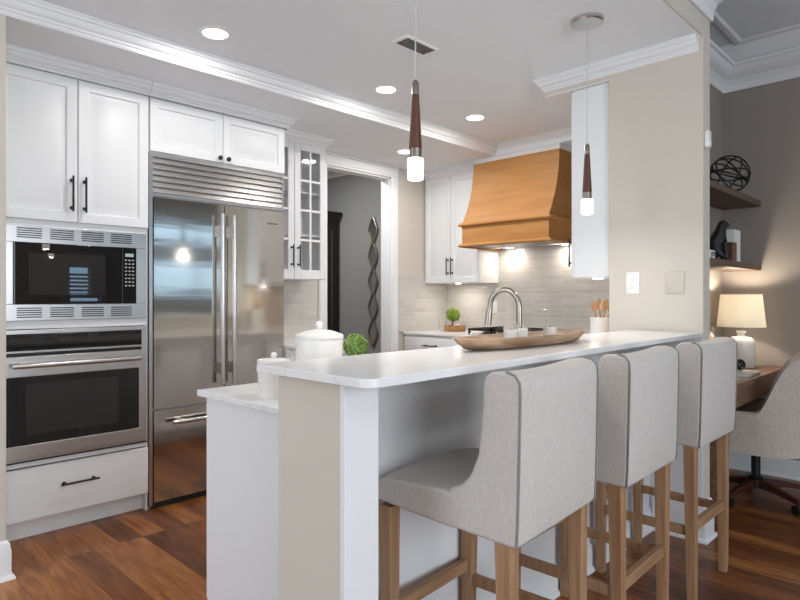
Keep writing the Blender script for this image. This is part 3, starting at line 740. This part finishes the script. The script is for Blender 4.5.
leafball((1.70, 1.93, 1.042), .047, 520, .014).build('foliage', M['leaf'], t, smooth=0)
MB().lathe([(.001,-.04),(.03,-.028),(.04,0),(.03,.028),(.001,.04)], (1.70, 1.93, 1.042), 16).build('core', M['leaf'], t)
# back counter plant and basket
t = thing('potted_plant', 'small bright green plant in the wooden box on the back counter', 'plant', (4.58, 3.755, .927))
k = leafball((4.58, 3.755, 1.075), .05, 150, .036, 1.0, 3); k.build('foliage', M['leaf2'], t, smooth=0)
MB().tube([(4.58, 3.755, .927), (4.578, 3.757, .99), (4.582, 3.755, 1.06)], .006, 8).build('stem', mat('stem', (.10, .05, .02), .7), t)
t = thing('planter_box', 'low brown wooden box on the back counter beside the tiled corner', 'box', (4.57, 3.72, .914))
k = MB().box(4.50, 4.64, 3.645, 3.80, .914, .926).box(4.50, 4.512, 3.645, 3.80, .926, .975).box(4.628, 4.64, 3.645, 3.80, .926, .975).box(4.512, 4.628, 3.645, 3.657, .926, .975).box(4.512, 4.628, 3.788, 3.80, .926, .975)
k.build('box', M['basket'], t, bevel=.004)
tag(MB().lathe([(.001, -.03), (.03, -.03), (.036, -.01), (.036, .01), (.03, .03), (.001, .034)], (4.57, 3.700, .9565), 20).build('candle', M['wax'], bevel=0), 'thick white candle standing inside the low wooden box', 'candle')
tag(MB().lathe([(.001, 0), (.035, 0), (.038, .01), (.038, .13), (.035, .13), (.034, .012), (.001, .01)], (4.56, 3.87, .914), 24).build('glass_jar', M['glass']), 'clear glass jar standing left of the small wooden box', 'jar')
# utensil crock
cx, cy = 3.385, 1.645
t = thing('utensil_crock', 'white crock of wooden utensils beside the beige pillar', 'crock', (cx, cy, .914))
MB().lathe([(.001, 0), (.056, 0), (.060, .01), (.058, .195), (.061, .215), (.056, .215), (.052, .02), (.001, .018)], (cx, cy, .914), 32).build('crock', M['ceramic'], t)
M['spoon'] = mat('spoon_wood', (.34, .17, .07), .55, var=((50, 50, 8), (.50, .29, .14), 1))
M['spoon2'] = mat('pale_spoon_wood', (.62, .46, .29), .55)
ul = ['wooden spoon leaning leftmost in the white crock', 'dark wooden spatula second from left in the crock', 'pale wooden spoon in the middle of the crock', 'wooden fork right of centre in the white crock', 'wooden spoon leaning rightmost in the white crock']
rt = Vector((.6997, -.7145, 0))
for i, l_ in enumerate(ul):
    q = (i-2)/2; bse = Vector((cx, cy, .936)) + rt*(-.016*q); top = Vector((cx, cy, 1.165+.012*(i % 2))) + rt*(.040*q) + Vector((.01*((i*2) % 3-1), .012*((i*3) % 3-1), 0))
    r = thing('wooden_utensil', l_, 'utensil', tuple(bse), 'wooden utensils in the crock')
    mt = M['spoon2'] if i == 2 else M['spoon']
    MB().tube([bse, top], .0045, 8).build('handle', mt, r)
    d = (top-bse).normalized(); k = []
    for s_ in range(9):
        u = s_/8; wd = .019*math.sin(PI*min(.97, .06+u*.92))**.6
        k.append([top + d*(u*.065-.004) + rt*(wd*math.cos(2*PI*j/12)) + rt.cross(Vector((0,0,1)))*(.0045*math.sin(2*PI*j/12)) for j in range(12)])
    MB().loft(k).build('head', mt, r)

# ------------------------------------------------------------------ plates on the walls
def outlet(name, label, O, U, V, N, m, kind, cat):
    r = thing(name, label, cat, O)
    O, U, V, N = map(Vector, (O, U, V, N))
    pl = MB().panel(O - U/2 - V/2, U, V, N, [(0, 0), (0, .004), (.003, .006)]).build('plate', m, r)
    u, v = U.normalized(), V.normalized()
    if kind == 'duplex':
        for s_ in (-1, 1):
            c = O + v*.0195*s_
            soc = MB().panel(c - u*.017 - v*.014, u*.034, v*.028, N, [(0, .005), (0, .0075), (.002, .008)]).build('socket', m, r)
            k = MB()
            for w_ in (-.006, .006):
                q = c + u*w_ + v*.003
                k.panel(q - u*.0011 - v*.004, u*.0022, v*.008, N, [(0, .0078), (0, .0084)])
            q = c - v*.007; k.panel(q - u*.002 - v*.002, u*.004, v*.004, N, [(0, .0078), (0, .0084)])
            k.build('slots', M['dark'], soc, smooth=0)
    elif kind == 'switch':
        MB().panel(O - u*.016 - v*.033, u*.032, v*.066, N, [(0, .005), (0, .008), (.003, .009)]).build('rocker', m, r)
    return r
outlet('wall_outlet', 'white duplex outlet on the beige pillar face above the bar', (3.279, 1.405, 1.327), (0, -.074, 0), (0, 0, .118), (-1, 0, 0), M['whiteplastic'], 'duplex', 'outlet')
outlet('blank_plate', 'blank beige cover plate near the outer edge of the pillar', (3.279, 1.178, 1.327), (0, -.092, 0), (0, 0, .118), (-1, 0, 0), M['beigeplastic'], 'blank', 'cover plate')
outlet('wall_switch', 'white rocker switch plate on the tiled wall below the cabinet', (4.8275, 3.445, 1.15), (0, -.074, 0), (0, 0, .118), (-1, 0, 0), M['whiteplastic'], 'switch', 'switch')
t = thing('door_sensor', 'small white alarm sensor box high on the pillar edge', 'sensor', (3.315, 1.04, 2.06))
B(3.297, 3.337, 1.018, 1.0395, 2.02, 2.105).build('housing', M['whiteplastic'], t, bevel=.004)
B(3.301, 3.333, 1.0155, 1.018, 2.03, 2.055).build('lens', M['whiteplastic'], t)

# ------------------------------------------------------------------ nook: shelves, desk, lamp, chair
for z, l_, m_ in ((1.892, 'upper floating wooden shelf carrying the wire sphere', 'shelf'), (1.438, 'lower floating wooden shelf carrying the black animal statue', 'shelf')):
    tag(B(3.53, 4.838, 1.15, 1.403, z, z+.042).build('wall_shelf', M['shelfwood'], bevel=.003), l_, 'shelf', 'floating shelves in the desk nook')
# wire sphere
cx, cy, cz = 4.34, 1.215, 2.056
k = MB()
for i, (ax, an) in enumerate((((1,0,0), 20), ((0,1,0), 75), ((1,1,0), 110), ((1,-.6,.4), 50), ((.3,1,.6), 140), ((0,.4,1), 25), ((1,.2,-.7), 85))):
    m_ = Matrix.Rotation(R(an), 3, Vector(ax).normalized()); rr = .121
    pts = [Vector((cx, cy, cz)) + m_ @ Vector((rr*math.cos(2*PI*j/40), rr*math.sin(2*PI*j/40), 0)) for j in range(40)]
    k.tube(pts, .0055, 6, closed=True)
tag(k.build('wire_sphere', M['black']), 'openwork black wire sphere on the upper shelf', 'ornament')
# seated black panther statue, facing right along the shelf
cx, cy, z0 = 4.12, 1.215, 1.480
t = thing('animal_statue', 'black seated big-cat statue on the lower shelf', 'statue', (cx, cy, z0))
def chain(pts):
    me = bpy.data.meshes.new('body'); v = [p[:3] for p in pts[0]]; e = []; rad = [p[3] for p in pts[0]]
    for i in range(len(v)-1): e.append((i, i+1))
    for at, br in pts[1:]:
        n0 = at
        for p in br:
            v.append(p[:3]); rad.append(p[3]); e.append((n0, len(v)-1)); n0 = len(v)-1
    me.from_pydata([Vector(p) for p in v], e, [])
    o = bpy.data.objects.new('body', me); COL.objects.link(o)
    sk = o.modifiers.new('skin', 'SKIN'); o.modifiers.new('sub', 'SUBSURF').levels = 2; o.modifiers['sub'].render_levels = 2
    for i, r_ in enumerate(rad): me.skin_vertices[0].data[i].radius = (r_, r_)
    me.skin_vertices[0].data[0].use_root = True
    me.materials.append(M['black'])
    return o
# local frame: +u = image right (towards -Y and +X)
ux, uy = .75, -.66
def L3(u, v, z, r_): return (u*ux + v*.66, u*uy + v*.75, z, r_)
o = chain([[L3(-.045,0,.042,.042), L3(-.032,0,.10,.040), L3(-.005,0,.165,.032), L3(.015,0,.205,.024), L3(.030,0,.228,.026), L3(.055,0,.222,.018), L3(.066,0,.217,.014)],
           (2, [L3(.025,.022,.12,.017), L3(.032,.022,.05,.012), L3(.036,.022,.012,.012), L3(.052,.022,.010,.010)]),
           (2, [L3(.025,-.022,.12,.017), L3(.032,-.022,.05,.012), L3(.036,-.022,.012,.012), L3(.052,-.022,.010,.010)]),
           (0, [L3(-.01,.034,.045,.024), L3(.012,.036,.014,.013)]), (0, [L3(-.01,-.034,.045,.024), L3(.012,-.036,.014,.013)]),
           (0, [L3(-.075,.01,.02,.010), L3(-.07,.05,.012,.008)]),
           (4, [L3(.022,.016,.252,.007)]), (4, [L3(.022,-.016,.252,.007)])])
o.parent = t
tag(B(4.30, 4.44, 1.175, 1.222, 1.4805, 1.69).build('book', M['paper'], bevel=.002), 'white book standing upright behind the black statue', 'book', 'books on the lower shelf')
tag(B(4.20, 4.295, 1.158, 1.222, 1.4805, 1.60).build('book', M['walnut'], bevel=.002), 'short dark book standing beside the statue, before the white book', 'book', 'books on the lower shelf')
tag(B(3.80, 3.84, 1.28, 1.40, 1.4805, 1.67).build('book', M['paper'], bevel=.002), 'pale book at the pillar edge, left of the statue', 'book', 'books on the lower shelf')
t = thing('block_sign', 'small white block with dark lettering on the lower shelf', 'sign', (3.83, 1.17, 1.4805))
B(3.68, 3.862, 1.158, 1.19, 1.4805, 1.527).build('block', M['whiteplastic'], t, bevel=.002)
fc = bpy.data.curves.new('lettering', 'FONT'); fc.body = 'JOY'; fc.size = .04; fc.extrude = .0008; fc.align_x = 'RIGHT'
fo = bpy.data.objects.new('lettering', fc); COL.objects.link(fo); fo.parent = t
fo.location = Vector((3.855, 1.1565, 1.489)) - t.location; fo.rotation_euler = (R(90), 0, 0); fc.materials.append(M['dark'])
bpy.context.view_layer.update()
lm = bpy.data.meshes.new_from_object(fo.evaluated_get(bpy.context.evaluated_depsgraph_get()))
lo = bpy.data.objects.new('lettering', lm); COL.objects.link(lo); lo.parent = t; lo.location = fo.location; lo.rotation_euler = fo.rotation_euler
bpy.data.objects.remove(fo); lo.name = 'lettering'
# desk
t = thing('desk', 'brown wooden wall desk with one long drawer in the nook', 'desk', (4.2, 1.2, 0))
B(3.54, 4.838, .985, 1.402, .742, .768).build('desk_top', M['deskwood'], t, bevel=.003)
k = MB().box(3.56, 4.83, 1.02, 1.395, .715, .742).box(3.56, 3.585, 1.02, 1.395, 0.0, .715).box(4.81, 4.83, 1.02, 1.395, .63, .715)
k.build('carcass', M['deskwood'], t)
d = B(3.60, 4.81, 1.0, 1.019, .632, .738).build('drawer', M['deskwood'], t, bevel=.002)
MB().lathe([(.001, 0), (.008, 0), (.014, .012), (.012, .02), (.001, .022)], (0, 0, 0), 16)
# lamp
lx, ly, lz = 4.585, 1.21, .768
t = thing('table_lamp', 'white ceramic table lamp with lit drum shade on the desk', 'lamp', (lx, ly, lz))
MB().lathe([(.001, 0), (.074, 0), (.082, .008), (.088, .10), (.089, .155), (.081, .188), (.06, .207), (.03, .213), (.022, .218), (.022, .232), (.03, .236), (.03, .25), (.001, .252)], (lx, ly, lz), 40).build('base', M['ceramic'], t)
MB().cyl((lx, ly, lz+.25), (lx, ly, lz+.42), .006, n=10).build('stem', M['chrome'], t)
sh = []
for r_, z in ((.150, .278), (.127, .500), (.125, .500), (.148, .278)):
    sh.append([(lx+r_*math.cos(2*PI*j/48), ly+r_*math.sin(2*PI*j/48), lz+z) for j in range(48)])
MB().loft(sh, False, True).build('lamp_shade', M['shade'], t)
MB().lathe([(.001, .33), (.02, .335), (.03, .365), (.02, .395), (.001, .40)], (lx, ly, lz), 16).build('bulb', M['led'], t)
point('desk_lamp_bulb', (lx+.0, ly+.0, lz+.43), 12, (1, .87, .70), .03)
# papers and ornament on the desk
tag(B(4.02, 4.28, 1.02, 1.22, .7685, .784).build('notebook', M['paper'], bevel=.002), 'white notebook lying on the desk below the lamp', 'notebook')
k = MB()
for i, (ax, an) in enumerate((((1,0,0), 90), ((0,1,0), 90), ((1,1,0), 50), ((1,-1,.3), 70))):
    m_ = Matrix.Rotation(R(an), 3, Vector(ax).normalized())
    k.tube([Vector((4.25, 1.13, .819)) + m_ @ Vector((.03*math.cos(2*PI*j/20), .03*math.sin(2*PI*j/20), 0)) for j in range(20)], .005, 6, closed=True)
tag(k.build('knot_ornament', M['black']), 'tiny black knot ornament on the white notebook', 'ornament')

# office chair (built facing +Y at the origin)
t = thing('office_chair', 'beige upholstered swivel chair with sloped arms at the desk', 'chair', (0, 0, 0))
def rbox(hx, hy, z0, z1, r_, n=6):
    rings = []
    for z, ins in ((z0, r_*.4), (z0+r_*.4, 0), (z1-r_, 0), (z1-r_*.4, r_*.25), (z1, r_)):
        ring_ = []
        for qx, qy, a0 in ((1,1,0), (-1,1,90), (-1,-1,180), (1,-1,270)):
            for j in range(n+1):
                an = R(a0 + 90*j/n); ring_.append(((hx-.06-ins)*qx + .06*math.cos(an), (hy-.06-ins)*qy + .06*math.sin(an), z))
        rings.append(ring_)
    return MB().loft(rings)
rbox(.245, .255, .36, .50, .04).build('seat', M['velvet'], t, smooth=60)
N_ = 48; outer, inner = [], []
rings = []
for i in range(N_+1):
    s_ = i/N_*2-1; a_ = abs(s_)
    # plan: straight arms, round back
    if a_ > .55:
        q = (a_-.55)/.45; px = .295; py = -.06 + q*.33; nx, ny = 1, 0
    else:
        an = a_/.55*PI/2; px = .295*math.sin(an); py = -.06 - .25*math.cos(an); nx, ny = math.sin(an), -math.cos(an)
    sg = 1 if s_ >= 0 else -1
    nx *= sg; px *= sg
    e = max(0, min(1, (.58-a_)/.22)); e = e*e*(3-2*e)
    top = .580 + .32*e; th = .07; lean = .09*e
    bt = .335
    r_ = []
    for (u, z) in ((0, bt), (.012, bt-.0), (th-.012, bt), (th, bt+.012), (th+.0, top-.04), (th-.006, top-.015), (th-.022, top), (.022, top), (.006, top-.015), (0, top-.04), (0, bt+.012)):
        ln = lean*max(0, (z-.5)/.5)**1.3
        off = .025 - u + ln*.8
        # rolled-over top edge
        if z > top-.02: off += .012
        r_.append((px + nx*off, py + ny*off, z))
    rings.append(r_)
sh = MB().loft(rings).build('back_shell', M['velvet'], t, smooth=50)
for sg in (-1, 1):
    MB().tube([(sg*.285, .268, .345), (sg*.285, .273, .45), (sg*.285, .270, .56), (sg*.285, .23, .578)], .012, 10).build('arm_piping', M['velvet'], sh)
MB().cyl((0,0,.11), (0,0,.36), .026, n=20).build('post', M['black'], t)
B(-.10, .10, -.10, .10, .335, .36).build('tilt_plate', M['black'], t)
MB().cyl((.05, .06, .345), (.30, .06, .335), .007, n=8).build('lever', M['black'], t)
k = MB().lathe([(.001, .07), (.05, .075), (.05, .125), (.03, .14), (.001, .14)], (0,0,0), 20)
k.build('hub', M['black'], t)
for i in range(5):
    an = R(16 + 72*i); c_, s_ = math.cos(an), math.sin(an)
    rr = []
    for q, hw, zt, zb in ((.03, .028, .125, .08), (.17, .022, .108, .075), (.31, .016, .082, .058)):
        rr.append([(c_*q - s_*hw, s_*q + c_*hw, zb), (c_*q + s_*hw, s_*q - c_*hw, zb), (c_*q + s_*hw*.8, s_*q - c_*hw*.8, zt), (c_*q - s_*hw*.8, s_*q + c_*hw*.8, zt)])
    lg = MB().loft(rr).build('leg', M['mahogany'], t, bevel=.004)
    cs = MB(); cx, cy = c_*.30, s_*.30
    for w_ in (-.014, .014):
        cs.cyl((cx - s_*(w_-.009), cy + c_*(w_-.009), .027), (cx - s_*(w_+.009), cy + c_*(w_+.009), .027), .027, n=20)
    cs.cyl((cx, cy, .027), (cx, cy, .06), .007, n=8)
    cs.build('caster', M['black'], lg)
t.location = (4.215, 1.030, 0); t.rotation_euler = (0, 0, R(6))

# ------------------------------------------------------------------ hall: hutch and mirror
t = thing('hutch', 'tall dark wood hutch seen through the doorway', 'hutch', (4.15, 5.7, 0))
B(3.93, 4.375, 5.25, 6.2, 0, 2.12).build('body', M['espresso'], t, bevel=.004)
MB().sweep([(4.375, 5.25), (3.93, 5.25), (3.93, 6.2)][::-1][::-1], [(a_, z_) for a_, z_ in [(0, 2.10), (.01, 2.10), (.02, 2.13), (.05, 2.17), (.055, 2.20), (0, 2.20)]]).build('crown', M['espresso'], t)
MB().panel((3.99, 5.25, .1), (.33, 0, 0), (0, 0, 1.95), (0, -1, 0), [(0, 0), (.01, .010), (.05, .010), (.06, .002), (.07, .002)]).build('side_panel', M['espresso'], t)
t = thing('wall_mirror', 'wavy diamond-shaped mirror strip hanging on the hall wall', 'mirror', (4.395, 4.70, .72))
nd = 5; zb, zt = .73, 2.10; hh = (zt-zb)/nd
for s_ in (-1, 1):
    pts = []
    for i in range(nd*12+1):
        u = i/12; ph = u % 1
        pts.append((4.385, 4.70 + s_*(.008 + .060*(1-abs(2*ph-1)**1.25)), zb + hh*u))
    MB().tube(pts, .011, 8).build('frame', M['silverleaf'], t)
for i in range(nd):
    zc = zb + hh*(i+.5); k = []
    for j in range(24):
        u = j/24; s_ = 1 if u < .5 else -1; v = (u*2) % 1; v = v if s_ > 0 else 1-v
        k.append((4.70 + s_*.055*(1-abs(2*v-1)**1.25), zc + (v-.5)*hh*.94))
    MB().prism(k, 'x', 4.388, 4.394).build('glass', M['mirror'], t, smooth=0)
